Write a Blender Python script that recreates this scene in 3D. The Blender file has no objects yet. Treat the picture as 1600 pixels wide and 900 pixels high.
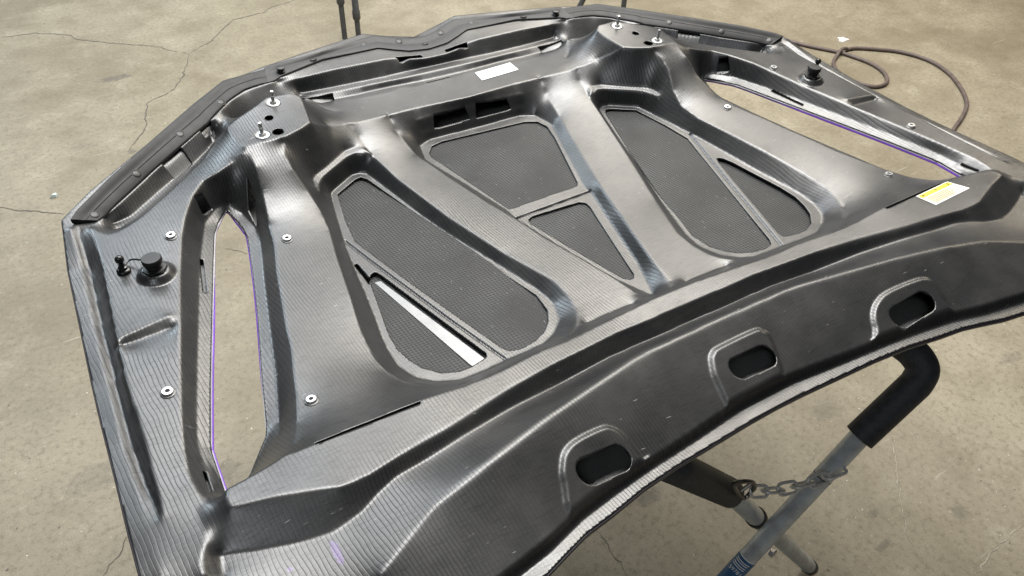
import bpy, bmesh, math, random
import numpy as np
from mathutils import Vector, Matrix

random.seed(4)
S = bpy.context.scene
COL = S.collection
H = 0.92                     # height of the hood's reference plane above the floor (metres)

# ------------------------------------------------------------------ camera
cam = bpy.data.cameras.new('camera')
cam.sensor_width = 36.0
cam.lens = 1180.0 / 1600.0 * 36.0
cam.clip_end = 200.0
cam.clip_start = 0.02
camo = bpy.data.objects.new('camera', cam)
COL.objects.link(camo)
right = Vector((0.859643, -0.509763, 0.033997))
down = Vector((-0.318022, -0.586003, -0.745294))
fwd = Vector((0.399846, 0.629875, -0.665869))
M = Matrix.Identity(4)
for i in range(3):
    M[i][0] = right[i]; M[i][1] = -down[i]; M[i][2] = -fwd[i]
M.translation = Vector((-0.653488, -0.825975, 0.720713 + H))
camo.matrix_world = M
S.camera = camo

# ------------------------------------------------------------------ world + overhead lights
W = bpy.data.worlds.new('World')
S.world = W
W.use_nodes = True
W.node_tree.nodes['Background'].inputs[0].default_value = (0.93, 0.97, 1.0, 1)
W.node_tree.nodes['Background'].inputs[1].default_value = 0.03
S.view_settings.view_transform = 'Standard'
S.view_settings.look = 'None'
S.view_settings.exposure = 0.0
S.view_settings.gamma = 1.0
S.view_settings.use_curve_mapping = False

def area(name, loc, size, power, color, target=None):
    l = bpy.data.lights.new(name, 'AREA')
    l.shape = 'RECTANGLE'; l.size, l.size_y = size
    l.energy = power; l.color = color
    o = bpy.data.objects.new(name, l); COL.objects.link(o)
    o.location = loc
    if target is not None:
        d = Vector(target) - Vector(loc)
        o.rotation_euler = d.to_track_quat('-Z', 'Y').to_euler()
    return o
LAMPS = [(0.5, 1.1, 2.6, 1.1, 200, (1, 0.99, 0.97)), (2.5, 2.5, 2.4, 3.2, 245, (1, 0.94, 0.84)), (0.1, 2.7, 1.7, 1.6, 60, (0.97, 0.98, 1.0)), (-0.15, 4.3, 1.6, 1.4, 70, (0.9, 0.95, 1.0)), (-2.4, 6.2, 1.8, 1.8, 235, (0.76, 0.9, 1.0)), (6.8, 1.6, 2.0, 2.0, 115, (1, 0.86, 0.66)), (-2.6, -2.6, 1.6, 1.6, 45, (0.9, 0.95, 1.0)), (3.0, 7.6, 3.0, 1.2, 120, (1, 0.98, 0.94))]
# overhead lights set by reflections and floor tone; camera-side one is added fill
for x, y, sx, sy, p, c in LAMPS:
    area('overhead_light', (x, y, 4.4), (sx, sy), p, c)


# ------------------------------------------------------------------ node helpers
def new_mat(name):
    m = bpy.data.materials.new(name); m.use_nodes = True
    nt = m.node_tree
    return m, nt, nt.nodes['Principled BSDF']
def N(nt, t, **kw):
    n = nt.nodes.new(t)
    for k, v in kw.items():
        if k == 'inp':
            for a, b in v.items(): n.inputs[a].default_value = b
        else: setattr(n, k, v)
    return n
def L(nt, a, b): nt.links.new(a, b)
def mth(nt, op, a, b=None, clamp=False):
    n = nt.nodes.new('ShaderNodeMath'); n.operation = op; n.use_clamp = clamp
    for i, v in enumerate((a, b)):
        if v is None: continue
        if isinstance(v, (int, float)): n.inputs[i].default_value = v
        else: nt.links.new(v, n.inputs[i])
    return n.outputs[0]
def ramp(nt, fac, stops):
    r = nt.nodes.new('ShaderNodeValToRGB')
    e = r.color_ramp.elements
    while len(e) < len(stops): e.new(0.5)
    for el, (p, c) in zip(e, stops):
        el.position = p
        el.color = (c, c, c, 1) if isinstance(c, (int, float)) else (*c, 1)
    nt.links.new(fac, r.inputs[0])
    return r.outputs[0]
def noise(nt, vec, scale, detail=2.0, rough=0.5):
    n = N(nt, 'ShaderNodeTexNoise', inp={'Scale': scale, 'Detail': detail, 'Roughness': rough})
    if vec is not None: nt.links.new(vec, n.inputs['Vector'])
    return n.outputs[0]
def mixc(nt, fac, a, b, mode='MIX'):
    n = nt.nodes.new('ShaderNodeMix'); n.data_type = 'RGBA'; n.blend_type = mode
    for s, v in ((n.inputs[0], fac), (n.inputs[6], a), (n.inputs[7], b)):
        if isinstance(v, (int, float)): s.default_value = v
        elif isinstance(v, tuple): s.default_value = (*v, 1)
        else: nt.links.new(v, s)
    return n.outputs[2]
def vscale(nt, vec, sx, sy, sz):
    n = N(nt, 'ShaderNodeMapping'); n.inputs['Scale'].default_value = (sx, sy, sz)
    nt.links.new(vec, n.inputs['Vector']); return n.outputs[0]
def simple(name, color, rough=0.5, metal=0.0, spec=0.5, bump=0.0, bscale=300.0, var=0.15):
    m, nt, b = new_mat(name)
    tc = N(nt, 'ShaderNodeTexCoord')
    n = noise(nt, tc.outputs['Object'], bscale * 0.12, 4.0, 0.6)
    f = ramp(nt, n, [(0.3, 0.0), (0.7, 1.0)])
    c0 = tuple(c * (1 - var) for c in color); c1 = tuple(min(1, c * (1 + var)) for c in color)
    L(nt, mixc(nt, f, c0, c1), b.inputs['Base Color'])
    L(nt, mth(nt, 'ADD', mth(nt, 'MULTIPLY', n, 0.18), rough - 0.09), b.inputs['Roughness'])
    b.inputs['Metallic'].default_value = metal
    b.inputs['Specular IOR Level'].default_value = spec
    if bump:
        bp = N(nt, 'ShaderNodeBump', inp={'Strength': bump, 'Distance': 0.001})
        L(nt, noise(nt, tc.outputs['Object'], bscale, 3.0), bp.inputs['Height'])
        L(nt, bp.outputs[0], b.inputs['Normal'])
    return m

def mat_carbon(name, tow=.0050, base=(.021, .0215, .0225), rough=.345, marks=True):
    m, nt, b = new_mat(name)
    tc = N(nt, 'ShaderNodeTexCoord'); ob = tc.outputs['Object']
    sx = N(nt, 'ShaderNodeSeparateXYZ'); L(nt, ob, sx.inputs[0])
    X, Y, Z = sx.outputs
    big = noise(nt, ob, 6.0, 1.0)
    w1 = mth(nt, 'MULTIPLY', mth(nt, 'SUBTRACT', big, 0.5), .022)
    w2 = mth(nt, 'MULTIPLY', mth(nt, 'SUBTRACT', noise(nt, vscale(nt, ob, 60, 25, 25), 1.0, 2.0), 0.5), .0050)
    xx = mth(nt, 'ADD', mth(nt, 'ADD', X, mth(nt, 'MULTIPLY', Y, .10)), mth(nt, 'ADD', w1, w2))
    pp = mth(nt, 'DIVIDE', mth(nt, 'PINGPONG', xx, tow / 2), tow / 2)
    tows = ramp(nt, pp, [(0.0, 0.0), (0.24, 0.80), (1.0, 1.0)])
    cross = ramp(nt, mth(nt, 'DIVIDE', mth(nt, 'PINGPONG', mth(nt, 'ADD', Y, mth(nt, 'MULTIPLY', w2, 1.6)), .0019), .0019), [(0.0, 0.0), (0.35, 1.0)])
    patch = ramp(nt, noise(nt, ob, 5.0, 1.0), [(0.36, 0.30), (0.62, 1.0)])
    patch2 = ramp(nt, noise(nt, ob, 3.3, 2.0), [(0.44, 0.0), (0.70, .16)])
    streak = ramp(nt, noise(nt, vscale(nt, ob, 55, 520, 55), 1.0, 3.0, .7), [(0.28, 1.0), (0.54, 0.0)])
    # reflectance falls in the gaps between the tows and in the dry streaks of the cloth
    dark = mth(nt, 'ADD', mth(nt, 'MULTIPLY', mth(nt, 'SUBTRACT', 1.0, tows), patch), mth(nt, 'MULTIPLY', mth(nt, 'SUBTRACT', 1.0, cross), mth(nt, 'MULTIPLY', patch2, .8)), True)
    dark = mth(nt, 'MAXIMUM', mth(nt, 'MULTIPLY', dark, .86), mth(nt, 'MULTIPLY', streak, .5))
    fine = noise(nt, ob, 420.0, 1.0, .6)
    hgt = mth(nt, 'ADD', mth(nt, 'MULTIPLY', tows, patch), mth(nt, 'ADD', mth(nt, 'MULTIPLY', cross, mth(nt, 'MULTIPLY', patch2, .10)), mth(nt, 'MULTIPLY', fine, .25)))
    bp = N(nt, 'ShaderNodeBump', inp={'Strength': .27, 'Distance': .0006})
    L(nt, hgt, bp.inputs['Height']); L(nt, bp.outputs[0], b.inputs['Normal'])
    col = mixc(nt, dark, base, tuple(c * .45 for c in base))
    dust = ramp(nt, noise(nt, ob, 14.0, 3.0, .65), [(0.42, 0.0), (0.75, .5)])
    col = mixc(nt, dust, col, (.050, .049, .046))
    # scuffs: short pale nicks running across the panel
    sc = noise(nt, vscale(nt, ob, 60, 420, 60), 1.0, 2.0, .4)
    nick = mth(nt, 'MULTIPLY', ramp(nt, sc, [(0.742, 0.0), (0.785, .8)]), ramp(nt, big, [(0.44, 0.0), (0.58, .85)]))
    col = mixc(nt, nick, col, (.34, .34, .34))
    if marks:
        for cx, cy, rx, ry in ((-.585, -.408, .006, .022), (-.632, -.402, .004, .004)):
            d = mth(nt, 'ADD', mth(nt, 'POWER', mth(nt, 'DIVIDE', mth(nt, 'SUBTRACT', X, cx), rx), 2.0), mth(nt, 'POWER', mth(nt, 'DIVIDE', mth(nt, 'SUBTRACT', Y, cy), ry), 2.0))
            k = ramp(nt, mth(nt, 'ADD', d, noise(nt, ob, 260.0, 2.0)), [(0.9, .6), (1.0, 0.0)])
            col = mixc(nt, k, col, (.12, .06, .24))
    L(nt, col, b.inputs['Base Color'])
    L(nt, mth(nt, 'ADD', mth(nt, 'MULTIPLY', noise(nt, ob, 22.0, 2.0), .14), rough - .07), b.inputs['Roughness'])
    L(nt, mth(nt, 'SUBTRACT', 1.0, mth(nt, 'MULTIPLY', dark, .80)), b.inputs['Specular IOR Level'])
    return m
def mat_insert():
    m, nt, b = new_mat('woven_insert')
    tc = N(nt, 'ShaderNodeTexCoord'); ob = tc.outputs['Object']
    sx = N(nt, 'ShaderNodeSeparateXYZ'); L(nt, ob, sx.inputs[0]); X, Y, Z = sx.outputs
    wv = mth(nt, 'MULTIPLY', noise(nt, ob, 16.0, 2.0), .006)
    a = mth(nt, 'DIVIDE', mth(nt, 'PINGPONG', mth(nt, 'ADD', mth(nt, 'ADD', X, mth(nt, 'MULTIPLY', Y, .12)), wv), .0028), .0028)
    c = mth(nt, 'DIVIDE', mth(nt, 'PINGPONG', mth(nt, 'ADD', Y, wv), .0024), .0024)
    ra = ramp(nt, a, [(0.0, 1.0), (0.28, 0.0)]); rc = ramp(nt, c, [(0.0, .8), (0.34, 0.0)])
    g = mth(nt, 'MAXIMUM', ra, rc)
    sp = ramp(nt, noise(nt, vscale(nt, ob, 300, 90, 300), 1.0, 2.0), [(0.70, 0.0), (0.74, .6)])
    g2 = mth(nt, 'ADD', mth(nt, 'MULTIPLY', g, ramp(nt, noise(nt, ob, 9.0, 3.0), [(.3, .35), (.7, 1.0)])), sp, True)
    L(nt, mixc(nt, g2, (.011, .0115, .012), (.15, .155, .155)), b.inputs['Base Color'])
    bp = N(nt, 'ShaderNodeBump', inp={'Strength': .5, 'Distance': .0005}); L(nt, g, bp.inputs['Height']); L(nt, bp.outputs[0], b.inputs['Normal'])
    b.inputs['Roughness'].default_value = .48; b.inputs['Specular IOR Level'].default_value = .22
    return m
def mat_floor():
    m, nt, b = new_mat('concrete')
    tc = N(nt, 'ShaderNodeTexCoord'); ob = tc.outputs['Object']
    sx = N(nt, 'ShaderNodeSeparateXYZ'); L(nt, ob, sx.inputs[0]); X, Y, Z = sx.outputs
    n1 = noise(nt, ob, 1.1, 6.0, .62); n2 = noise(nt, ob, 6.0, 7.0, .7); n3 = noise(nt, ob, 60.0, 5.0, .7); n4 = noise(nt, ob, 220.0, 3.0, .6)
    col = mixc(nt, ramp(nt, n1, [(.32, 0.0), (.68, 1.0)]), (.208, .180, .128), (.298, .265, .198))
    col = mixc(nt, ramp(nt, n2, [(.33, .65), (.52, .0)]), col, (.185, .160, .112))
    col = mixc(nt, ramp(nt, n2, [(.56, .0), (.74, .6)]), col, (.38, .35, .275))
    col = mixc(nt, ramp(nt, n3, [(.34, .6), (.50, .0)]), col, (.14, .118, .078))
    col = mixc(nt, ramp(nt, n3, [(.60, .0), (.74, .6)]), col, (.44, .40, .31))
    spk = ramp(nt, noise(nt, ob, 95.0, 1.0), [(.765, .0), (.785, .85)])
    col = mixc(nt, spk, col, (.66, .64, .60))
    dsp = ramp(nt, noise(nt, vscale(nt, ob, 70, 70, 70), 1.0, 1.0), [(.215, .8), (.235, .0)])
    col = mixc(nt, dsp, col, (.06, .055, .05))
    st = ramp(nt, noise(nt, ob, .55, 5.0, .7), [(.36, .55), (.50, 0.0)])
    col = mixc(nt, st, col, (.15, .125, .08))
    # worn stains, each with its own outline
    warp = mth(nt, 'MULTIPLY', mth(nt, 'SUBTRACT', noise(nt, ob, 30.0, 4.0, .65), .5), 2.4)
    for cx, cy, rx, ry, k_ in STAINS:
        d = mth(nt, 'ADD', mth(nt, 'POWER', mth(nt, 'DIVIDE', mth(nt, 'SUBTRACT', X, cx), rx), 2.0), mth(nt, 'POWER', mth(nt, 'DIVIDE', mth(nt, 'SUBTRACT', Y, cy), ry), 2.0))
        f = ramp(nt, mth(nt, 'ADD', d, warp), [(0.2, k_ * .7), (1.0, 0.0)])
        col = mixc(nt, f, col, (.085, .080, .070))
    # pale scratches
    sc = noise(nt, vscale(nt, ob, 5, 90, 1), 1.0, 2.0, .4)
    col = mixc(nt, ramp(nt, sc, [(.72, 0.0), (.76, .35)]), col, (.50, .48, .44))
    grit = ramp(nt, noise(nt, ob, 330.0, 2.0, .7), [(.30, .45), (.48, .0)])
    col = mixc(nt, grit, col, (.10, .085, .058))
    L(nt, col, b.inputs['Base Color'])
    L(nt, ramp(nt, n2, [(.3, .48), (.7, .68)]), b.inputs['Roughness'])
    b.inputs['Specular IOR Level'].default_value = .35
    bp = N(nt, 'ShaderNodeBump', inp={'Strength': .25, 'Distance': .004}); L(nt, mth(nt, 'ADD', n3, mth(nt, 'MULTIPLY', n4, .5)), bp.inputs['Height']); L(nt, bp.outputs[0], b.inputs['Normal'])
    return m
STAINS = [(-.528, 2.826, .085, .035, .8), (-.582, 2.144, .022, .025, .8), (-.74, 2.264, .05, .03, .25), (-.672, .473, .06, .04, .45), (.644, -.50, .030, .012, .7), (.696, -.428, .022, .012, .7),
          (.89, -.535, .03, .025, .55), (1.506, -.277, .05, .02, .45), (.229, -.11, .05, .03, .75), (-.935, .61, .09, .05, .4), (.847, -.137, .06, .04, .4), (-.349, 1.189, .008, .006, .9)]
M_carbon = mat_carbon('carbon_fibre')
M_skin = mat_carbon('carbon_skin', .004, (.15, .15, .147), .42, False)  # base far lighter than the dark carbon, painted as light reaching inside the slots
M_insert = mat_insert()
M_floor = mat_floor()
M_crack = simple('crack_dirt', (.105, .095, .078), .85, bscale=900, var=.5)
M_pale_crack = simple('pale_crack', (.34, .31, .25), .85, bscale=900, var=.35)
M_glint = simple('wall_glint', (.24, .245, .25), .34, .4, bscale=200)  # pale tone painted in for a bright reflection on the recess wall
M_edge = simple('lit_cut_edge', (.55, .55, .57), .35)  # lit look of the carbon edge put into a pale colour
M_hem = simple('dark_hem', (.030, .024, .038), .4)
M_purple = simple('purple_film', (.19, .06, .50), .35)
M_steel_dark = simple('dark_washer', (.10, .10, .10), .35, .6)
M_bright = simple('bright_steel', (.78, .78, .77), .28, .75)
M_zinc = simple('zinc_steel', (.66, .66, .65), .34, .3, bump=.2, bscale=900)
M_dark_steel = simple('dark_steel', (.13, .125, .115), .36, .8)
M_galv = simple('galvanised_tube', (.50, .54, .58), .34, .3, bump=.12, bscale=260, var=.28)
M_black = simple('matte_black', (.012, .012, .012), .6)
M_black_gloss = simple('gloss_black', (.015, .015, .015), .22)
M_rubber = simple('black_rubber', (.018, .018, .018), .45, bump=.2, bscale=700)
M_rubber_seal = simple('seal_rubber', (.010, .0105, .011), .62, bump=.15, bscale=500, var=.3)
M_rubber_seal2 = simple('seal_rubber_grey', (.020, .021, .022), .58, bump=.2, bscale=500, var=.3)
M_pin = simple('pin_plastic', (.012, .0125, .013), .42)
M_foam = simple('black_foam', (.034, .037, .045), .60, bump=.5, bscale=700, var=.45)
M_paper = simple('label_paper', (.80, .79, .74), .45, var=.04)
M_yellow = simple('label_yellow', (.80, .62, .03), .45, var=.06)
M_print = simple('label_print', (.72, .60, .42), .5, bscale=9000, var=.35)
M_print_dark = simple('label_print_dark', (.30, .25, .18), .5, bscale=9000, var=.5)
M_paper_cool = simple('label_paper_cool', (.80, .84, .85), .4, var=.03)
M_print_cool = simple('label_print_cool', (.66, .74, .78), .4, bscale=9000, var=.25)
M_blue = simple('label_blue', (.03, .12, .27), .35)
M_white = simple('white_print', (.80, .82, .84), .5, var=.05)
M_hose = simple('hose_rubber', (.105, .080, .072), .55, bump=.2, bscale=300, var=.25)
M_chip = simple('pale_chip', (.55, .66, .68), .6)
M_dark_chip = simple('dark_chip', (.05, .05, .05), .7)
M_rack = simple('rack_paint', (.070, .074, .076), .5, bump=.2, bscale=300, var=.25)


# ------------------------------------------------------------------ object helpers
def link(name, me, mat, parent=None, label=None, cat=None, group=None, kind=None):
    o = bpy.data.objects.new(name, me); COL.objects.link(o)
    if mat is not None:
        me.materials.clear(); me.materials.append(mat)
    if parent is not None: o.parent = parent
    if label: o['label'] = label
    if cat: o['category'] = cat
    if group: o['group'] = group
    if kind: o['kind'] = kind
    return o
def empty(name, loc, label, cat, group=None):
    o = bpy.data.objects.new(name, None); COL.objects.link(o)
    o.empty_display_size = 0.05
    o.location = loc; o['label'] = label; o['category'] = cat
    if group: o['group'] = group
    return o
def bm_mesh(bm, name, smooth=True, sharp=40):
    bmesh.ops.recalc_face_normals(bm, faces=bm.faces)
    if smooth:
        lim = math.radians(sharp)
        for f in bm.faces: f.smooth = True
        for e in bm.edges:
            if len(e.link_faces) == 2 and e.calc_face_angle(0) > lim: e.smooth = False
    me = bpy.data.meshes.new(name); bm.to_mesh(me); bm.free()
    return me
def smooth_path(pts, n, closed=False):
    """Catmull-Rom through pts, n samples a span"""
    P = [Vector(p) for p in pts]; out = []
    m = len(P)
    for i in range(m if closed else m - 1):
        if closed: a, b, c, d = P[i - 1], P[i], P[(i + 1) % m], P[(i + 2) % m]
        else: a, b, c, d = P[max(i - 1, 0)], P[i], P[i + 1], P[min(i + 2, m - 1)]
        for k in range(n):
            t = k / n
            out.append(0.5 * ((2 * b) + (c - a) * t + (2 * a - 5 * b + 4 * c - d) * t * t + (3 * b - a - 3 * c + d) * t ** 3))
    if not closed: out.append(P[-1])
    return out
def tube(bm, pts, rad, seg=16, closed=False, caps=True):
    P = [Vector(p) for p in pts]; n = len(P)
    rr = rad if isinstance(rad, (list, tuple)) else [rad] * n
    rings = []; prev = None
    for i in range(n):
        if closed: t = (P[(i + 1) % n] - P[i - 1]).normalized()
        else: t = (P[min(i + 1, n - 1)] - P[max(i - 1, 0)]).normalized()
        if prev is None:
            u = t.orthogonal().normalized()
        else:
            u = (prev - t * prev.dot(t)).normalized()
        prev = u; v = t.cross(u)
        rings.append([bm.verts.new(P[i] + (u * math.cos(2 * math.pi * k / seg) + v * math.sin(2 * math.pi * k / seg)) * rr[i]) for k in range(seg)])
    for i in range(n if closed else n - 1):
        a, b = rings[i], rings[(i + 1) % n]
        if closed and i == n - 1:
            off = min(range(seg), key=lambda o: (a[0].co - b[o].co).length)
        else: off = 0
        for k in range(seg):
            bm.faces.new((a[k], a[(k + 1) % seg], b[(k + 1 + off) % seg], b[(k + off) % seg]))
    if caps and not closed:
        bm.faces.new(rings[0][::-1]); bm.faces.new(rings[-1])
def lathe(bm, prof, seg=28, origin=(0, 0, 0), axis=None):
    """profile of (r, z) from bottom to top"""
    o = Vector(origin)
    R = Matrix.Identity(3) if axis is None else Vector((0, 0, 1)).rotation_difference(Vector(axis)).to_matrix()
    rings = []
    for r, z in prof:
        if r < 1e-6: rings.append([bm.verts.new(o + R @ Vector((0, 0, z)))])
        else: rings.append([bm.verts.new(o + R @ Vector((r * math.cos(2 * math.pi * k / seg), r * math.sin(2 * math.pi * k / seg), z))) for k in range(seg)])
    for a, b in zip(rings[:-1], rings[1:]):
        for k in range(seg):
            k2 = (k + 1) % seg
            if len(a) == 1 and len(b) == 1: continue
            if len(a) == 1: bm.faces.new((a[0], b[k2], b[k]))
            elif len(b) == 1: bm.faces.new((a[k], a[k2], b[0]))
            else: bm.faces.new((a[k], a[k2], b[k2], b[k]))
def tube_obj(name, pts, rad, mat, parent=None, seg=16, closed=False, **kw):
    bm = bmesh.new(); tube(bm, pts, rad, seg, closed)
    return link(name, bm_mesh(bm, name), mat, parent, **kw)
def lathe_obj(name, prof, mat, parent=None, loc=(0, 0, 0), axis=None, seg=28, **kw):
    bm = bmesh.new(); lathe(bm, prof, seg, (0, 0, 0), axis)
    o = link(name, bm_mesh(bm, name), mat, parent, **kw); o.location = loc
    return o
def prism(bm, poly, z0, z1):
    a = [bm.verts.new((x, y, z0)) for x, y in poly]; b = [bm.verts.new((x, y, z1)) for x, y in poly]
    bm.faces.new(a[::-1]); bm.faces.new(b)
    for i in range(len(poly)):
        j = (i + 1) % len(poly); bm.faces.new((a[i], a[j], b[j], b[i]))

# ------------------------------------------------------------------ floor
bm = bmesh.new()
v = [bm.verts.new(p) for p in ((-9, -6, 0), (11, -6, 0), (11, 11, 0), (-9, 11, 0))]
bm.faces.new(v)
floor = link('floor', bm_mesh(bm, 'floor', False), M_floor, kind='structure')
def crack(pts, w, seed, mat=M_crack):
    rnd = random.Random(seed)
    P = []
    for a, b in zip(pts[:-1], pts[1:]):
        d = math.hypot(b[0] - a[0], b[1] - a[1]); k = max(2, int(d / 0.012))
        for i in range(k):
            t = i / k
            P.append((a[0] + (b[0] - a[0]) * t + rnd.gauss(0, 0.0022), a[1] + (b[1] - a[1]) * t + rnd.gauss(0, 0.0022)))
    P.append(pts[-1])
    bm = bmesh.new(); prev = None; n = len(P)
    for i, p in enumerate(P):
        q0 = P[max(i - 1, 0)]; q1 = P[min(i + 1, n - 1)]
        tx, ty = q1[0] - q0[0], q1[1] - q0[1]; l = math.hypot(tx, ty) or 1
        ww = w * rnd.uniform(0.3, 1.3) * (0.25 + 0.75 * min(1, 6 * min(i, n - 1 - i) / n))
        a = bm.verts.new((p[0] - ty / l * ww, p[1] + tx / l * ww, 0.0012)); b = bm.verts.new((p[0] + ty / l * ww, p[1] - tx / l * ww, 0.0012))
        if prev: bm.faces.new((prev[0], prev[1], b, a))
        prev = (a, b)
    return link('crack', bm_mesh(bm, 'crack', False), mat, floor)
O = {
 'mesh_big': [(-0.3319, 0.2686), (-0.3479, 0.1908), (-0.3545, 0.1286), (-0.3184, -0.0012), (-0.2633, -0.1914), (-0.2567, -0.2019), (-0.2401, -0.206), (-0.2138, -0.2019), (-0.1921, -0.1921), (-0.1752, -0.1762), (-0.1623, -0.1543), (-0.1584, -0.1171), (-0.1936, 0.0208), (-0.2355, 0.1778), (-0.2678, 0.2894), (-0.2758, 0.3001), (-0.2866, 0.298)],
 'mesh_tri': [(-0.3681, 0.0369), (-0.3625, 0.0428), (-0.3559, 0.0431), (-0.351, 0.032), (-0.3098, -0.1149), (-0.2884, -0.1915), (-0.2914, -0.1969), (-0.3014, -0.2002), (-0.3207, -0.204), (-0.3374, -0.2036), (-0.3603, -0.1945), (-0.3793, -0.1741), (-0.3886, -0.1527), (-0.395, -0.124), (-0.3927, -0.0877), (-0.3826, -0.0319), (-0.3741, 0.0176)],
 'glint_edge': [(-0.3644, 0.0282), (-0.3552, 0.0272), (-0.2934, -0.1931), (-0.295, -0.1979), (-0.3129, -0.2026), (-0.3163, -0.194)],
 'cmesh': [(-0.1244, 0.3267), (-0.1101, 0.3447), (-0.086, 0.3511), (0.1009, 0.3424), (0.1248, 0.3308), (0.1323, 0.3055), (0.1245, 0.2668), (0.0788, 0.1169), (0.0731, 0.1085), (0.0632, 0.1066), (-0.0635, 0.1029), (-0.0765, 0.1033), (-0.0798, 0.1157), (-0.128, 0.3139)],
 'ctri': [(-0.0623, 0.0613), (-0.0514, 0.0661), (0.046, 0.0627), (0.0551, 0.0556), (0.0555, 0.042), (0.009, -0.1458), (0.0031, -0.1535), (-0.0053, -0.1543), (-0.0123, -0.1468), (-0.0652, 0.0523)],
 'port_l': [(-0.0832, 0.3904), (-0.0134, 0.3916), (-0.0075, 0.3788), (-0.0883, 0.3776)],
 'port_r': [(0.0122, 0.3934), (0.0826, 0.3877), (0.0886, 0.3771), (0.0064, 0.3774)],
 'pad1': [(-0.3328, -0.4481), (-0.3243, -0.4313), (-0.3113, -0.4184), (-0.2902, -0.4114), (-0.2528, -0.4087), (-0.2395, -0.4129), (-0.2305, -0.4266), (-0.2236, -0.4613), (-0.2213, -0.4729), (-0.3364, -0.4854)],
 'pad2': [(-0.0652, -0.4125), (-0.0547, -0.3861), (-0.0444, -0.3758), (-0.027, -0.3719), (0.0361, -0.3716), (0.0473, -0.3777), (0.0511, -0.3898), (0.03, -0.4459), (0.0282, -0.4667), (-0.0648, -0.4686)],
 'pad3': [(0.2071, -0.4428), (0.2208, -0.4248), (0.2417, -0.4145), (0.2661, -0.412), (0.3108, -0.4169), (0.332, -0.4234), (0.3374, -0.4362), (0.3333, -0.4613), (0.3202, -0.4867), (0.1979, -0.4712)],
 'ylabel': [(0.4928, -0.2792), (0.5724, -0.2801), (0.5811, -0.3153), (0.4962, -0.3144)],
 'wlabel': [(0.0618, 0.4856), (0.1525, 0.493), (0.1505, 0.4545), (0.0581, 0.4482)],
 'slit_l': [(-0.5613, -0.276), (-0.555, -0.2795), (-0.4268, -0.2759), (-0.4275, -0.2721)],
 'hose': [(2.584, 1.7555), (2.6518, 1.6161), (2.739, 1.487), (2.7695, 1.4047), (2.7872, 1.314), (2.7687, 1.2279), (2.7188, 1.1606), (2.6644, 1.1281), (2.6077, 1.1273), (2.5733, 1.1521), (2.5431, 1.2192), (2.5463, 1.2932), (2.5817, 1.3689), (2.6366, 1.4217), (2.7085, 1.4601), (2.7823, 1.4825), (2.8322, 1.4835), (2.876, 1.4704), (2.9567, 1.4131), (3.0306, 1.3507), (3.0774, 1.2681), (3.0912, 1.1783), (3.0599, 1.066), (2.9974, 0.9673), (2.9145, 0.8706), (2.8249, 0.7978), (2.6909, 0.7337), (2.5915, 0.6958), (2.362, 0.5938)],
 'crackA': [(-0.9967, 3.5184), (-0.8579, 3.5087), (-0.7876, 3.4997), (-0.6398, 3.4016), (-0.6242, 3.3434), (-0.5417, 3.2695), (-0.4381, 3.1854), (-0.3458, 3.1234), (-0.2823, 3.0676), (-0.2375, 2.997), (-0.1766, 2.935)],
 'crackB': [(-0.1766, 2.935), (-0.1205, 2.9794), (-0.0472, 3.0257), (0.0286, 3.1345), (0.1232, 3.242), (0.194, 3.2544), (0.2836, 3.2682), (0.3528, 3.3226), (0.4496, 3.3462), (0.5804, 3.4078)],
 'crackC': [(-0.1766, 2.935), (-0.2077, 2.8265), (-0.2249, 2.7899), (-0.2493, 2.7213), (-0.2831, 2.6598), (-0.3081, 2.61), (-0.3585, 2.5677), (-0.4026, 2.5503), (-0.4424, 2.5249), (-0.4609, 2.4706), (-0.4788, 2.4052), (-0.4903, 2.3328), (-0.5074, 2.2831), (-0.5577, 2.2127), (-0.5932, 2.1492)],
 'crackD': [(-1.0735, 1.9879), (-1.0172, 1.9317), (-0.9404, 1.8821), (-0.8651, 1.8204)],
 'crackE': [(-0.9042, 0.405), (-0.918, 0.3903), (-0.9307, 0.3645), (-0.9478, 0.3526), (-0.9633, 0.3402), (-0.9751, 0.3243)],
 'crackF': [(0.0637, -0.1202), (0.065, -0.1578), (0.0597, -0.1832), (0.064, -0.2227), (0.0579, -0.2553)],
 'crackG': [(0.9616, -0.2532), (0.9223, -0.306), (0.8517, -0.3723), (0.7773, -0.4505), (0.7236, -0.5018), (0.6932, -0.5618)],
 'crackH': [(0.9992, -0.6378), (0.9159, -0.6403), (0.8424, -0.6466), (0.7643, -0.6576)],
 'crackI': [(-0.4259, 1.3672), (-0.3884, 1.3313), (-0.3632, 1.2984)],
}
for i, (k, w) in enumerate((('crackA', .0030), ('crackB', .0030), ('crackC', .0030), ('crackD', .0022), ('crackE', .0012), ('crackF', .0012), ('crackI', .0011))):
    crack(O[k], w, i)
for i, k in enumerate(('crackG', 'crackH')): crack(O[k], .0013, 30 + i, M_pale_crack)

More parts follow.
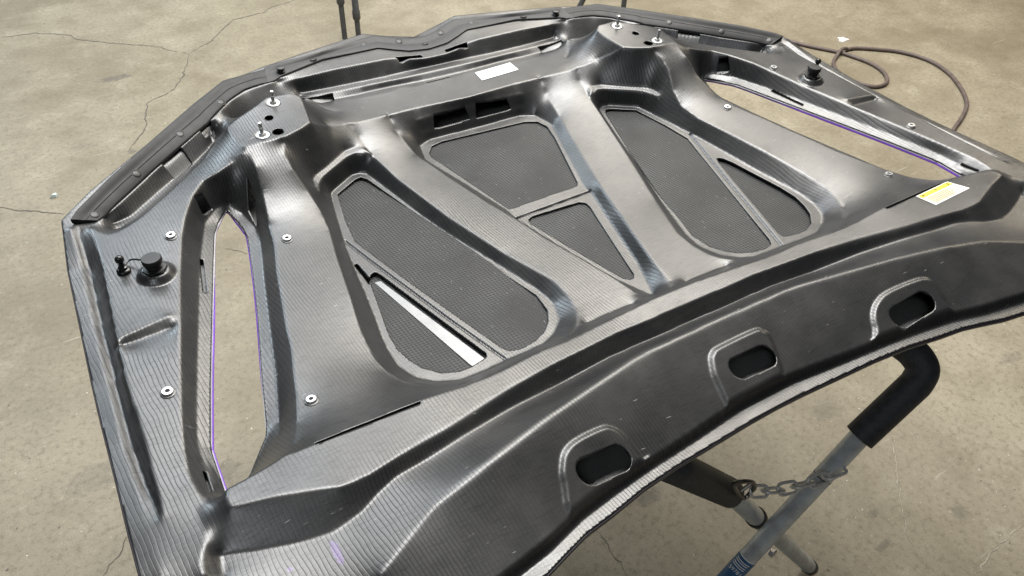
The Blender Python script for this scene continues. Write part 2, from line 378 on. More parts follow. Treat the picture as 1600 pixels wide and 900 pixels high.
# ------------------------------------------------------------------ hood: measured feature lines (half, u = |x|), metres
CV = {
 'OE': [(0.7495, 0.2829, 0.024), (0.7576, 0.1806, 0.01), (0.7607, 0.0589, 0.003), (0.7629, -0.0515, 0.001), (0.763, -0.1196, 0.002), (0.7614, -0.2106, 0.007), (0.7609, -0.2875, 0.011), (0.7597, -0.3431, 0.013), (0.752, -0.42, 0.01), (0.715, -0.49, -0.005), (0.62, -0.54, -0.015), (0.5, -0.548, -0.024)],
 'BL': [(0.7309, 0.2606, 0.018), (0.732, 0.1762, 0.003), (0.7362, 0.0524, -0.003), (0.7379, -0.0614, -0.003), (0.7382, -0.1733, 0.0), (0.7351, -0.2342, 0.004), (0.7293, -0.2853, 0.011)],
 'LE': [(0.7136, 0.2484, 0.02), (0.7135, 0.1448, 0.019), (0.7215, 0.0062, 0.014), (0.7254, -0.0852, 0.014), (0.7235, -0.1524, 0.014), (0.7246, -0.2477, 0.014), (0.7267, -0.2888, 0.014)],
 'FM': [(0.7401, 0.2588, 0.0225), (0.7415, 0.174, 0.0085), (0.7457, 0.0513, 0.0025), (0.7474, -0.0606, 0.0015), (0.7475, -0.1718, 0.0045), (0.7439, -0.2391, 0.0085), (0.7428, -0.2988, 0.0125), (0.7426, -0.3535, 0.014)],
 'VO': [(0.4662, 0.3107, 0.046), (0.4843, 0.3082, 0.038), (0.5154, 0.2938, 0.031), (0.5414, 0.291, 0.026), (0.5655, 0.2586, 0.024), (0.5889, 0.2095, 0.022), (0.6018, 0.1775, 0.018), (0.6224, 0.1036, 0.013), (0.6404, 0.0243, 0.012), (0.6617, -0.0683, 0.01), (0.679, -0.1521, 0.01), (0.6885, -0.2095, 0.01), (0.6933, -0.2464, 0.011), (0.6907, -0.2708, 0.012)],
 'KN': [(0.6907, -0.2708, 0.012), (0.6887, -0.2845, 0.012), (0.6946, -0.2952, 0.012), (0.6951, -0.3195, 0.013), (0.6954, -0.3397, 0.014), (0.7006, -0.348, 0.014), (0.7058, -0.3591, 0.014), (0.7069, -0.3738, 0.014)],
 'VF': [(0.5881, -0.2141, -0.026), (0.5813, -0.1886, -0.034), (0.5757, -0.1678, -0.035), (0.5585, -0.1027, -0.036), (0.5411, -0.0222, -0.036), (0.5182, 0.0794, -0.036), (0.4961, 0.172, -0.036), (0.4899, 0.2126, -0.035), (0.4977, 0.2556, -0.032), (0.5126, 0.2794, -0.024), (0.5348, 0.268, -0.017), (0.5616, 0.2309, -0.014), (0.5857, 0.1508, -0.012), (0.6016, 0.0922, -0.011), (0.6512, -0.1055, -0.007), (0.6641, -0.1566, -0.006), (0.6732, -0.1943, -0.006), (0.6739, -0.2293, -0.006), (0.6711, -0.2606, -0.005)],
 'VE': [(0.5196, 0.2727, -0.029), (0.5118, 0.2443, -0.034), (0.5086, 0.2202, -0.036), (0.5083, 0.2006, -0.037), (0.5243, 0.1188, -0.038), (0.5465, 0.0184, -0.038), (0.577, -0.1042, -0.037), (0.5956, -0.1845, -0.036), (0.6013, -0.201, -0.035), (0.6317, -0.2468, -0.03), (0.6538, -0.2777, -0.024), (0.6619, -0.2826, -0.016), (0.6637, -0.2716, -0.012), (0.6629, -0.2123, -0.011), (0.6605, -0.1972, -0.011), (0.6381, -0.1078, -0.012), (0.6105, -0.0038, -0.014), (0.5778, 0.1197, -0.017), (0.5542, 0.2063, -0.019), (0.5412, 0.2359, -0.022)],
 'VI': [(0.4587, 0.3196, 0.05), (0.456, 0.3098, 0.046), (0.4571, 0.2776, 0.035), (0.4624, 0.2422, 0.008), (0.4735, 0.1869, -0.016), (0.4792, 0.1372, -0.018), (0.4956, 0.0766, -0.018), (0.5075, 0.0187, -0.018), (0.5236, -0.0563, -0.017), (0.5278, -0.0881, -0.016), (0.5414, -0.1397, -0.014), (0.5512, -0.1797, -0.012), (0.5634, -0.2219, -0.008), (0.5777, -0.2597, 0.002)],
 'LI': [(0.3939, 0.319, 0.052), (0.3986, 0.3156, 0.044), (0.4052, 0.2927, 0.036), (0.4036, 0.2655, 0.021), (0.3932, 0.2312, -0.005), (0.3872, 0.1935, -0.022), (0.391, 0.144, -0.027), (0.4055, 0.0746, -0.027), (0.4209, -0.0172, -0.027), (0.4329, -0.0826, -0.03), (0.4382, -0.147, -0.032), (0.4316, -0.1784, -0.033), (0.4192, -0.2056, -0.033), (0.3887, -0.2342, -0.03), (0.3559, -0.2521, -0.024)],
 'FO': [(0.3442, 0.2726, -0.054), (0.3495, 0.2464, -0.055), (0.3591, 0.1968, -0.055), (0.3744, 0.1226, -0.055), (0.3851, 0.042, -0.055), (0.3889, 0.0071, -0.055), (0.3978, -0.0579, -0.055), (0.4057, -0.1039, -0.055), (0.408, -0.1529, -0.055), (0.395, -0.1867, -0.055), (0.375, -0.2046, -0.056), (0.3452, -0.2185, -0.056), (0.3138, -0.219, -0.057), (0.2712, -0.2156, -0.058), (0.2083, -0.2137, -0.059), (0.1836, -0.2026, -0.06), (0.16, -0.1821, -0.06), (0.1464, -0.1457, -0.062), (0.1502, -0.1079, -0.064), (0.1759, -0.0118, -0.066), (0.2067, 0.0874, -0.066), (0.2239, 0.151, -0.064), (0.2494, 0.2563, -0.058), (0.2612, 0.3043, -0.055), (0.2745, 0.3143, -0.054), (0.29, 0.3129, -0.054), (0.336, 0.2817, -0.054), (0.3442, 0.2726, -0.054)],
 'LGa': [(0.373, 0.2565, -0.019), (0.3692, 0.2765, -0.019), (0.359, 0.2891, -0.019), (0.3349, 0.304, -0.019), (0.285, 0.3402, -0.019), (0.2671, 0.3414, -0.018), (0.2556, 0.333, -0.018), (0.2462, 0.3205, -0.022)],
 'LGb': [(0.3682, 0.2487, -0.021), (0.3625, 0.2675, -0.021), (0.3532, 0.2804, -0.021), (0.3327, 0.2947, -0.021), (0.2855, 0.3269, -0.021), (0.2698, 0.3292, -0.02), (0.2581, 0.3218, -0.022)],
 'HR': [(0.2571, 0.3878, 0.006), (0.2526, 0.3789, 0.0), (0.2473, 0.3637, -0.011), (0.244, 0.3267, -0.026), (0.2285, 0.2439, -0.038), (0.1944, 0.1107, -0.048), (0.1558, -0.0179, -0.052), (0.1252, -0.1112, -0.048), (0.1247, -0.1531, -0.047), (0.1311, -0.1831, -0.046), (0.14, -0.2025, -0.044), (0.1564, -0.2224, -0.04), (0.18, -0.2368, -0.034)],
 'RR': [(0.3396, 0.3465, 0.052), (0.3218, 0.3611, 0.035), (0.3021, 0.3781, 0.02), (0.2697, 0.3864, 0.01), (0.2371, 0.3915, 0.003), (0.1679, 0.4029, -0.004), (0.1121, 0.4068, -0.006), (0.0448, 0.4015, -0.006), (-0.0037, 0.3978, -0.006)],
 'CR': [(0.172, 0.405, -0.006), (0.171, 0.385, -0.016), (0.17, 0.371, -0.026), (0.167, 0.345, -0.033), (0.162, 0.306, -0.044), (0.15, 0.264, -0.046), (0.139, 0.22, -0.049), (0.113, 0.122, -0.052), (0.093, 0.054, -0.052), (0.078, -0.012, -0.052), (0.056, -0.092, -0.049), (0.04, -0.156, -0.047), (0.031, -0.205, -0.046), (0.02, -0.222, -0.042)],
 'CF': [(0.0, 0.3655, -0.0595), (0.1015, 0.3689, -0.0595), (0.1313, 0.3537, -0.0595), (0.1429, 0.3051, -0.0605), (0.1092, 0.1974, -0.0645), (0.0813, 0.0994, -0.0685), (0.0798, 0.0683, -0.069), (0.0553, -0.0279, -0.069), (0.031, -0.1276, -0.067), (0.0, -0.205, -0.063)],
 'RE1': [(0.138, -0.2181, -0.046), (0.0972, -0.2173, -0.046), (0.0499, -0.2178, -0.046)],
 'BR': [(0.661, -0.2941, 0.022), (0.6323, -0.2896, 0.02), (0.61, -0.2837, 0.017), (0.5943, -0.2783, 0.015), (0.5621, -0.2806, 0.014), (0.4993, -0.2762, 0.009), (0.4251, -0.2719, 0.004), (0.3618, -0.2721, -0.003), (0.3141, -0.2699, -0.007), (0.2494, -0.2603, -0.012), (0.1856, -0.2582, -0.016), (0.1149, -0.2514, -0.018), (0.0285, -0.2452, -0.019), (0.0, -0.2452, -0.019)],
 'BE': [(0.661, -0.2941, 0.022), (0.6635, -0.3075, 0.024), (0.6646, -0.319, 0.024)],
 'RD': [(0.6646, -0.319, 0.024), (0.6195, -0.3288, 0.024), (0.5758, -0.3421, 0.022), (0.5572, -0.3491, 0.021), (0.5268, -0.3484, 0.017), (0.4866, -0.339, 0.013), (0.4166, -0.3271, 0.006), (0.3143, -0.3024, -0.005), (0.2486, -0.2903, -0.01), (0.1354, -0.2787, -0.016), (0.0901, -0.2783, -0.018), (0.0103, -0.2758, -0.02), (0.0, -0.2758, -0.02)],
 'VL': [(0.6873, -0.353, 0.0), (0.6555, -0.3663, 0.0), (0.6129, -0.379, 0.0), (0.5793, -0.3854, 0.001), (0.5449, -0.3779, 0.002), (0.5222, -0.3662, 0.003), (0.4945, -0.3548, 0.002), (0.4604, -0.3485, -0.003), (0.4243, -0.3417, -0.005), (0.4051, -0.337, -0.007), (0.3229, -0.3179, -0.021), (0.2349, -0.3037, -0.037), (0.1552, -0.2955, -0.039), (0.0974, -0.2934, -0.042), (0.0013, -0.2921, -0.044), (0.0, -0.2921, -0.044)],
 'SH': [(0.6873, -0.353, 0.0), (0.69, -0.375, 0.0)],
 'BLW': [(0.5572, -0.4554, 0.008), (0.5057, -0.4294, 0.012), (0.4772, -0.4166, 0.015), (0.4029, -0.4002, 0.021), (0.3148, -0.3758, 0.015), (0.2377, -0.3586, 0.009), (0.141, -0.3387, 0.003), (0.0257, -0.3346, -0.001), (0.0, -0.3346, -0.001)],
 'g1': [(0.702, 0.271, 0.012), (0.608, 0.366, 0.014), (0.56, 0.406, 0.018), (0.507, 0.45, 0.023), (0.478, 0.48, 0.026), (0.416, 0.54, 0.029)],
 'g1b': [(0.3553, 0.5557, 0.031), (0.2959, 0.5526, 0.031), (0.2197, 0.5607, 0.031), (0.1099, 0.5601, 0.03), (0.0816, 0.56, 0.027), (0.0521, 0.5458, 0.024), (0.0251, 0.5412, 0.021), (0.0, 0.5412, 0.021)],
 'g2a': [(0.2978, 0.5443, 0.004), (0.2318, 0.5379, 0.004), (0.1238, 0.5333, 0.004), (0.0252, 0.538, 0.004), (0.0, 0.538, 0.004)],
 'g2b': [(0.3021, 0.5318, 0.004), (0.2375, 0.5227, 0.004), (0.0749, 0.5151, 0.004), (0.0215, 0.516, 0.004), (0.0, 0.516, 0.004)],
 'g3': [(0.2844, 0.5049, -0.004), (0.1916, 0.506, -0.006), (0.1356, 0.5081, -0.006), (0.0389, 0.5003, -0.006), (0.0, 0.5003, -0.006)],
 'PF': [(0.3001, 0.4936, 0.02), (0.2889, 0.4779, 0.014), (0.2778, 0.4547, 0.009), (0.2619, 0.4409, 0.005)],
 'PD': [(0.4587, 0.3196, 0.05), (0.4306, 0.3195, 0.052), (0.3939, 0.319, 0.052), (0.3604, 0.3327, 0.052), (0.3396, 0.3465, 0.052), (0.3325, 0.3984, 0.056), (0.3288, 0.428, 0.06), (0.3429, 0.4401, 0.064), (0.3573, 0.4393, 0.064), (0.3842, 0.4422, 0.064), (0.4088, 0.4222, 0.062), (0.4485, 0.4043, 0.056), (0.4677, 0.3928, 0.052), (0.4674, 0.3562, 0.05), (0.4587, 0.3196, 0.05)],
 'CS': [(0.6954, 0.2769, -0.002), (0.6567, 0.2892, -0.004), (0.5764, 0.3645, -0.004), (0.5403, 0.3943, -0.004), (0.5061, 0.4277, -0.004), (0.4843, 0.4604, -0.004)],
 'CSb': [(0.6858, 0.2572, -0.002), (0.6504, 0.2821, -0.004), (0.5926, 0.3369, -0.004), (0.5487, 0.3762, -0.004), (0.522, 0.4077, -0.004)],
 'LR': [(0.7136, 0.2484, 0.02), (0.6985, 0.2211, 0.02), (0.6786, 0.2191, 0.02), (0.6459, 0.238, 0.022), (0.59, 0.289, 0.023), (0.5519, 0.325, 0.024), (0.5219, 0.3537, 0.026), (0.4959, 0.384, 0.032), (0.4753, 0.3969, 0.042), (0.4677, 0.3928, 0.052)],
 'CSc': [(0.44, 0.49, 0.002), (0.38, 0.505, 0.002), (0.32, 0.515, 0.003)],
 'RE': [(0.748, 0.285, 0.024), (0.7, 0.335, 0.03), (0.56, 0.462, 0.036), (0.43, 0.572, 0.043), (0.346, 0.6, 0.046), (0.224, 0.635, 0.045), (0.11, 0.672, 0.04), (0.063, 0.668, 0.028), (0.0, 0.652, 0.02)],
 'SI': [(0.703, 0.267, 0.018), (0.617, 0.353, 0.02), (0.564, 0.398, 0.025), (0.481, 0.469, 0.032), (0.44, 0.515, 0.035), (0.4, 0.54, 0.036), (0.352, 0.55, 0.037), (0.227, 0.595, 0.036), (0.105, 0.602, 0.034), (0.075, 0.59, 0.029), (0.044, 0.58, 0.024), (0, 0.575, 0.022)],
 'WGa': [(0.6557, 0.0102, 0.0155), (0.6789, 0.0071, 0.015), (0.7179, 0.0003, 0.014)],
 'WGb': [(0.6581, -0.0059, 0.007), (0.681, -0.0081, 0.007), (0.7232, -0.0103, 0.0075)],
 'PT1': [(0, 0.3925, -0.0205), (0.085, 0.39, -0.0203), (0.12, 0.386, -0.021)],
 'PT2': [(0, 0.3785, -0.044), (0.09, 0.3772, -0.044), (0.115, 0.374, -0.043)],
}
def mirror_outline(half):
    return list(half) + [(-x, y) for x, y in reversed(half) if x > 1e-6]
RE, OE = CV['RE'], CV['OE']
LIP = [(.437, -.529, -.0255), (.40, -.522, -.0275), (.36, -.509, -.0310), (.335, -.501, -.0340), (.295, -.4945, -.0370), (.24, -.4835, -.0405), (.18, -.476, -.0450), (.11, -.471, -.0490), (.05, -.467, -.0515), (0, -.466, -.0515)]
CV['LIP'] = LIP
CV['LU'] = [(0, -.440, -.036), (.05, -.4405, -.036), (.145, -.451, -.034), (.213, -.459, -.030), (.28, -.468, -.026), (.33, -.477, -.021), (.384, -.494, -.015), (.46, -.508, -.012), (.56, -.525, -.008)]
CV['LS'] = [(0, -.446, -.053), (.05, -.4465, -.053), (.145, -.458, -.048), (.213, -.465, -.043), (.28, -.475, -.039), (.33, -.484, -.035), (.384, -.501, -.030), (.46, -.515, -.027), (.56, -.532, -.021)]
half_outline = [(p[0], p[1]) for p in reversed(RE)] + [(p[0], p[1]) for p in OE[1:]] + [(p[0], p[1]) for p in LIP]
OUT = mirror_outline(half_outline)

HS = 0.0017
nx = int(round(0.80 / HS)) + 1
Y0, Y1 = -0.59, 0.73
ny = int(round((Y1 - Y0) / HS)) + 1

def solve(curves, h, iters, n_levels, stiff=40.0):
    z = None
    for lv in reversed(range(n_levels)):
        hh = h * (2 ** lv)
        mx = int(math.ceil(0.80 / hh)) + 1; my = int(math.ceil((Y1 - Y0) / hh)) + 1
        w = np.zeros((mx, my)); wz = np.zeros((mx, my))
        for c in curves:
            c = np.asarray(c, float)
            for a, b in zip(c[:-1], c[1:]):
                k = max(2, int(np.hypot(*(b - a)[:2]) / (hh * 0.35)) + 1)
                t = np.linspace(0, 1, k)[:, None]
                p = a + (b - a) * t
                fx = np.abs(p[:, 0]) / hh; fy = (p[:, 1] - Y0) / hh
                i = np.clip(fx.astype(int), 0, mx - 2); j = np.clip(fy.astype(int), 0, my - 2)
                ax = fx - i; ay = fy - j
                for di, dj, ww in ((0, 0, (1 - ax) * (1 - ay)), (1, 0, ax * (1 - ay)), (0, 1, (1 - ax) * ay), (1, 1, ax * ay)):
                    np.add.at(w, (i + di, j + dj), ww); np.add.at(wz, (i + di, j + dj), ww * p[:, 2])
        w *= stiff; wz *= stiff
        if z is None: z = np.full((mx, my), float((wz.sum()) / w.sum()))
        else:
            xs = np.clip(np.arange(mx) / 2.0, 0, z.shape[0] - 1.001); ys = np.clip(np.arange(my) / 2.0, 0, z.shape[1] - 1.001)
            i = xs.astype(int); j = ys.astype(int); ax = (xs - i)[:, None]; ay = (ys - j)[None]
            z = z[i][:, j] * (1 - ax) * (1 - ay) + z[i + 1][:, j] * ax * (1 - ay) + z[i][:, j + 1] * (1 - ax) * ay + z[i + 1][:, j + 1] * ax * ay
        zp = np.empty((mx + 2, my + 2)); den = 4 + w
        for _ in range(iters if lv else iters // 2):
            zp[1:-1, 1:-1] = z
            zp[0, 1:-1] = z[1]; zp[-1, 1:-1] = z[-1]; zp[1:-1, 0] = z[:, 0]; zp[1:-1, -1] = z[:, -1]
            z = (zp[:-2, 1:-1] + zp[2:, 1:-1] + zp[1:-1, :-2] + zp[1:-1, 2:] + wz) / den
    return z
def blur(z, sig):
    r = int(3 * sig) + 1; k = np.exp(-0.5 * (np.arange(-r, r + 1) / sig) ** 2); k /= k.sum()
    for ax in (0, 1):
        pad = [(0, 0), (0, 0)]; pad[ax] = (r, r)
        if ax == 0:
            zp = np.concatenate([z[r:0:-1], z, np.repeat(z[-1:], r, 0)], 0)
            z = sum(k[q] * zp[q:q + z.shape[0]] for q in range(2 * r + 1))
        else:
            zp = np.pad(z, pad, mode='edge'); z = sum(k[q] * zp[:, q:q + z.shape[1]] for q in range(2 * r + 1))
    return z
zh = solve(list(CV.values()), HS, 240, 6)
soft = blur(zh, 0.0040 / HS); zh = blur(zh, 0.0017 / HS)
yy = Y0 + np.arange(zh.shape[1]) * HS
band = np.clip((-.285 - yy) / .02, 0, 1) * np.clip((yy + .425) / .02, 0, 1)      # wider radii on the front fold
uu = np.arange(zh.shape[0]) * HS
zh = zh + (soft - zh) * band[None, :] * np.clip((.50 - uu) / .05, 0, 1)[:, None]; del soft

XF = np.arange(-(nx - 1), nx) * HS
YF = Y0 + np.arange(zh.shape[1]) * HS
ZF = np.concatenate([zh[:0:-1], zh], 0)[: len(XF)]
nx = (len(XF) + 1) // 2
GX, GY = np.meshgrid(XF, YF, indexing='ij')

def sdf(poly, X, Y):
    P = np.asarray(poly, float); d = np.full(X.shape, 1e9); ins = np.zeros(X.shape, bool)
    for a, b in zip(P, np.roll(P, -1, 0)):
        e = b - a; l2 = e @ e + 1e-18
        t = np.clip(((X - a[0]) * e[0] + (Y - a[1]) * e[1]) / l2, 0, 1)
        d = np.minimum(d, (X - a[0] - t * e[0]) ** 2 + (Y - a[1] - t * e[1]) ** 2)
        if abs(e[1]) > 1e-12:
            c = ((a[1] > Y) != (b[1] > Y)) & (X < e[0] * (Y - a[1]) / e[1] + a[0]); ins ^= c
    d = np.sqrt(d); return np.where(ins, -d, d)
def local(poly, m):
    P = np.asarray(poly); i0 = max(np.searchsorted(XF, P[:, 0].min() - m) - 1, 0); i1 = np.searchsorted(XF, P[:, 0].max() + m) + 1
    j0 = max(np.searchsorted(YF, P[:, 1].min() - m) - 1, 0); j1 = np.searchsorted(YF, P[:, 1].max() + m) + 1
    return slice(i0, i1), slice(j0, j1)
def sstep(t): t = np.clip(t, 0, 1); return t * t * (3 - 2 * t)
def circ(x, y, r, n=24): return [(x + r * math.cos(2 * math.pi * k / n), y + r * math.sin(2 * math.pi * k / n)) for k in range(n)]
def mir(p): return [(-x, y) for x, y in reversed(p)]
def rnd_poly(poly, n=4):
    q = smooth_path([(x, y, 0) for x, y in poly], n, True); return [(p.x, p.y) for p in q]
def raise_poly(poly, height, width):
    s = local(poly, width); d = sdf(poly, GX[s], GY[s])
    ZF[s] += height * sstep((width * 0.5 - d) / width)
LUx, LUy = [p[0] for p in CV['LU']], [p[1] for p in CV['LU']]
for k in ('pad1', 'pad2', 'pad3'):
    raise_poly([(x, max(y, float(np.interp(abs(x), LUx, LUy)) + .0005)) for x, y in rnd_poly(O[k], 4)], 0.0052, 0.010)
def groove(pts, w, depth):
    for a, b in zip(pts[:-1], pts[1:]):
        dx, dy = b[0] - a[0], b[1] - a[1]; l = math.hypot(dx, dy); ox, oy = -dy / l * w / 2, dx / l * w / 2
        raise_poly([(a[0] + ox, a[1] + oy), (b[0] + ox, b[1] + oy), (b[0] - ox, b[1] - oy), (a[0] - ox, a[1] - oy)], -depth, 0.0022)
GL = [(-0.37, 0.1398), (-0.3516, 0.0713), (-0.3261, -0.0177), (-0.303, -0.1015), (-0.2699, -0.2135)]
GC = [(-0.0802, 0.0751), (-0.0067, 0.0772), (0.0834, 0.0818)]
groove(GL, .0028, .0032); groove([(-x, y) for x, y in GL], .0034, .0036); groove(GC, .0030, .0040)
STOPS = [(s * .652, .104) for s in (-1, 1)]
for x, y in STOPS:
    raise_poly(circ(x, y, .022), 0.009, 0.012)
    ped = [(x - .03 * (1 if x < 0 else -1), y + .028), (x + .0, y + .02), (x + .01, y), (x, y - .015), (x - .02 * (1 if x < 0 else -1), y)]
for (x, y) in ((.378, .423), (.424, .340)):
    for s in (-1, 1): raise_poly(circ(s * x, y, .0125), -0.0015, 0.003)
def zat(x, y):
    fx = (x - XF[0]) / HS; fy = (y - YF[0]) / HS
    i = np.clip(np.floor(fx).astype(int), 0, len(XF) - 2); j = np.clip(np.floor(fy).astype(int), 0, len(YF) - 2); a = fx - i; b = fy - j
    return ZF[i, j] * (1 - a) * (1 - b) + ZF[i + 1, j] * a * (1 - b) + ZF[i, j + 1] * (1 - a) * b + ZF[i + 1, j + 1] * a * b
def z1(x, y): return float(zat(np.array([x]), np.array([y]))[0])
def normal_at(x, y, e=.006):
    return Vector((z1(x - e, y) - z1(x + e, y), z1(x, y - e) - z1(x, y + e), 2 * e)).normalized()

VENT = [(-p[0], p[1]) for p in CV['VE']]
def stadium(cx, cy, L, r, tilt=0, n=8):
    out = []
    for s, a0 in ((1, -90), (-1, 90)):
        for k in range(n + 1):
            a = math.radians(a0 + 180 * k / n); out.append((s * (L / 2 - r) + r * math.cos(a), r * math.sin(a)))
    c, q = math.cos(tilt), math.sin(tilt); return [(cx + x * c - y * q, cy + x * q + y * c) for x, y in out]
holes = [VENT, mir(VENT), O['port_l'], O['port_r'], O['slit_l'], mir(O['slit_l'])]
holes += [stadium(-.2755, -.4475, .076, .0155, 0.02), stadium(.001, -.4085, .078, .0155, -.03), stadium(.2765, -.449, .082, .0155, -.02)]
BIG, TRI = O['mesh_big'], O['mesh_tri']
holes += [BIG, mir(BIG), TRI, mir(TRI), O['cmesh'], O['ctri']]
for x, y, r in ((.399, .383, .0072), (.3985, .337, .0095)):
    holes += [circ(-x, y, r), circ(x, y, r)]
# slots in the outer wall of the side openings, notches in the rear rim
wall_slots = [[(-.5493, .272), (-.5422, .263), (-.5598, .2426), (-.5627, .2598)],
              [(-.5856, .1428), (-.5905, .1419), (-.6035, .0683), (-.5993, .066)],
              [(-.4742, .278), (-.4770, .2417), (-.4880, .2126), (-.4890, .2488)],
              [(-.6785, -.2405), (-.6755, -.2428), (-.6755, -.2744), (-.6785, -.2754)]]
notches = [[(-.512, .452), (-.490, .474), (-.482, .466), (-.504, .443)], [(-.592, .384), (-.556, .418), (-.538, .398), (-.574, .364)],
           [(-.083, .5625), (-.028, .5585), (-.028, .5475), (-.080, .5505)],
           [(-.302, .522), (-.240, .519), (-.243, .501), (-.296, .500)],
           [(-.555, .335), (-.497, .392), (-.494, .388), (-.552, .331)]]
for p in wall_slots + notches: holes += [p, mir(p)]
holes += [[(-0.3796, 0.0741), (-0.3739, 0.0749), (-0.3696, 0.0308), (-0.3761, 0.0203)]]
holes += [[(-.050, .4925), (.008, .4945), (.008, .4915), (-.050, .4895)]]

def clip_field(grow=0.0, hs=holes, X=GX, Y=GY, open_=0.0):
    f = sdf(OUT, X, Y) - grow
    for p in hs:
        P = np.asarray(p); m = 0.024
        i0, i1 = np.searchsorted(X[:, 0], [P[:, 0].min() - m, P[:, 0].max() + m]); j0, j1 = np.searchsorted(Y[0], [P[:, 1].min() - m, P[:, 1].max() + m])
        s = (slice(i0, i1), slice(j0, j1))
        f[s] = np.maximum(f[s], open_ - sdf(p, X[s], Y[s]))
    return f
def sheet(X, Y, f, h, zfun, thick):
    """grid sheet trimmed to f<0, border vertices slid on to the trim line, with a rim of real thickness"""
    gx, gy = np.gradient(f, h); g2 = gx * gx + gy * gy + 1e-9
    near = np.abs(f) < 0.72 * h
    x = np.where(near, X - f * gx / g2, X); y = np.where(near, Y - f * gy / g2, Y)
    ok = near | (f < 0)
    q = ok[:-1, :-1] & ok[1:, :-1] & ok[1:, 1:] & ok[:-1, 1:]
    c = (f[:-1, :-1] + f[1:, :-1] + f[1:, 1:] + f[:-1, 1:]) < 0
    q &= c & ~(near[:-1, :-1] & near[1:, :-1] & near[1:, 1:] & near[:-1, 1:])
    idx = np.arange(X.size).reshape(X.shape)
    a, b, cc, d = idx[:-1, :-1][q], idx[1:, :-1][q], idx[1:, 1:][q], idx[:-1, 1:][q]
    F = np.stack([a, b, cc, d], 1)
    used = np.unique(F); remap = np.full(X.size, -1); remap[used] = np.arange(len(used)); F = remap[F]
    xv, yv = x.ravel()[used], y.ravel()[used]
    V = np.stack([xv, yv, zfun(xv, yv)], 1)
    E = np.concatenate([F[:, [0, 1]], F[:, [1, 2]], F[:, [2, 3]], F[:, [3, 0]]])
    key = np.sort(E, 1); key = key[:, 0].astype(np.int64) * len(V) + key[:, 1]
    _, inv, cnt = np.unique(key, return_inverse=True, return_counts=True)
    B = E[cnt[inv] == 1]
    bv = np.unique(B); m2 = np.full(len(V), -1); m2[bv] = len(V) + np.arange(len(bv))
    V2 = V[bv].copy(); V2[:, 2] -= thick
    S4 = np.stack([B[:, 1], B[:, 0], m2[B[:, 0]], m2[B[:, 1]]], 1)
    return np.concatenate([V, V2]), np.concatenate([F, S4]), len(F)
def np_mesh(name, V, F, nsmooth):
    me = bpy.data.meshes.new(name)
    me.vertices.add(len(V)); me.vertices.foreach_set('co', V.astype(np.float32).ravel())
    me.loops.add(F.size); me.loops.foreach_set('vertex_index', F.astype(np.int32).ravel())
    me.polygons.add(len(F)); me.polygons.foreach_set('loop_start', np.arange(0, F.size, 4, dtype=np.int32))
    me.polygons.foreach_set('loop_total', np.full(len(F), 4, np.int32))
    sm = np.zeros(len(F), bool); sm[:nsmooth] = True
    me.polygons.foreach_set('use_smooth', sm)
    me.update(calc_edges=True); me.validate()
    return me

hood = empty('car_hood', (0, 0, H), 'dark carbon fibre car hood lying upside down with its ribbed inner side up', 'car hood')
V, F, ns = sheet(GX, GY, clip_field(), HS, zat, 0.003)
link('inner_panel', np_mesh('inner_panel', V, F, ns), M_carbon, hood, label='ribbed dark carbon fibre inner panel with pockets and openings')

# outer skin under the inner panel
ho = 0.006
XO = np.arange(-0.786, 0.787, ho); YO = np.arange(Y0 + .02, Y1 - .02, ho)
OX, OY = np.meshgrid(XO, YO, indexing='ij')
def lower(c, d): return [(p[0], p[1], p[2] - d) for p in c]
skin_curves = [lower(RE, .004), lower(OE, .004), lower(LIP, .004), lower(CV['VE'], .006),
               [(.30, .25, -.085), (.33, 0, -.088), (.33, -.2, -.084)], [(.12, .3, -.088), (.0, .1, -.098), (.0, -.2, -.092), (0, -.25, -.09)], [(.25, .45, -.05), (0, .45, -.06)], [(0, -.30, -.085), (.3, -.30, -.08)], [(0, -.375, -.056), (.28, -.41, -.052), (.42, -.41, -.05)], [(0, -.43, -.054), (.28, -.455, -.047), (.38, -.47, -.040)]]
zs_half = solve(skin_curves, ho, 260, 4)
zs_full = np.concatenate([zs_half[:0:-1], zs_half], 0); xs0 = -(zs_half.shape[0] - 1) * ho
def zskin(x, y):
    fx = (x - xs0) / ho; fy = (y - Y0) / ho
    i = np.clip(np.floor(fx).astype(int), 0, zs_full.shape[0] - 2); j = np.clip(np.floor(fy).astype(int), 0, zs_full.shape[1] - 2); a = fx - i; b = fy - j
    z = zs_full[i, j] * (1 - a) * (1 - b) + zs_full[i + 1, j] * a * (1 - b) + zs_full[i, j + 1] * (1 - a) * b + zs_full[i + 1, j + 1] * a * b
    return np.minimum(z, zat(x, y) - .004)
V, F, ns = sheet(OX, OY, clip_field(0.0018, [VENT, mir(VENT)], OX, OY, 0.005), ho, zskin, 0.003)
link('outer_skin', np_mesh('outer_skin', V, F, ns), M_skin, hood, label='thin outer skin below the inner panel')

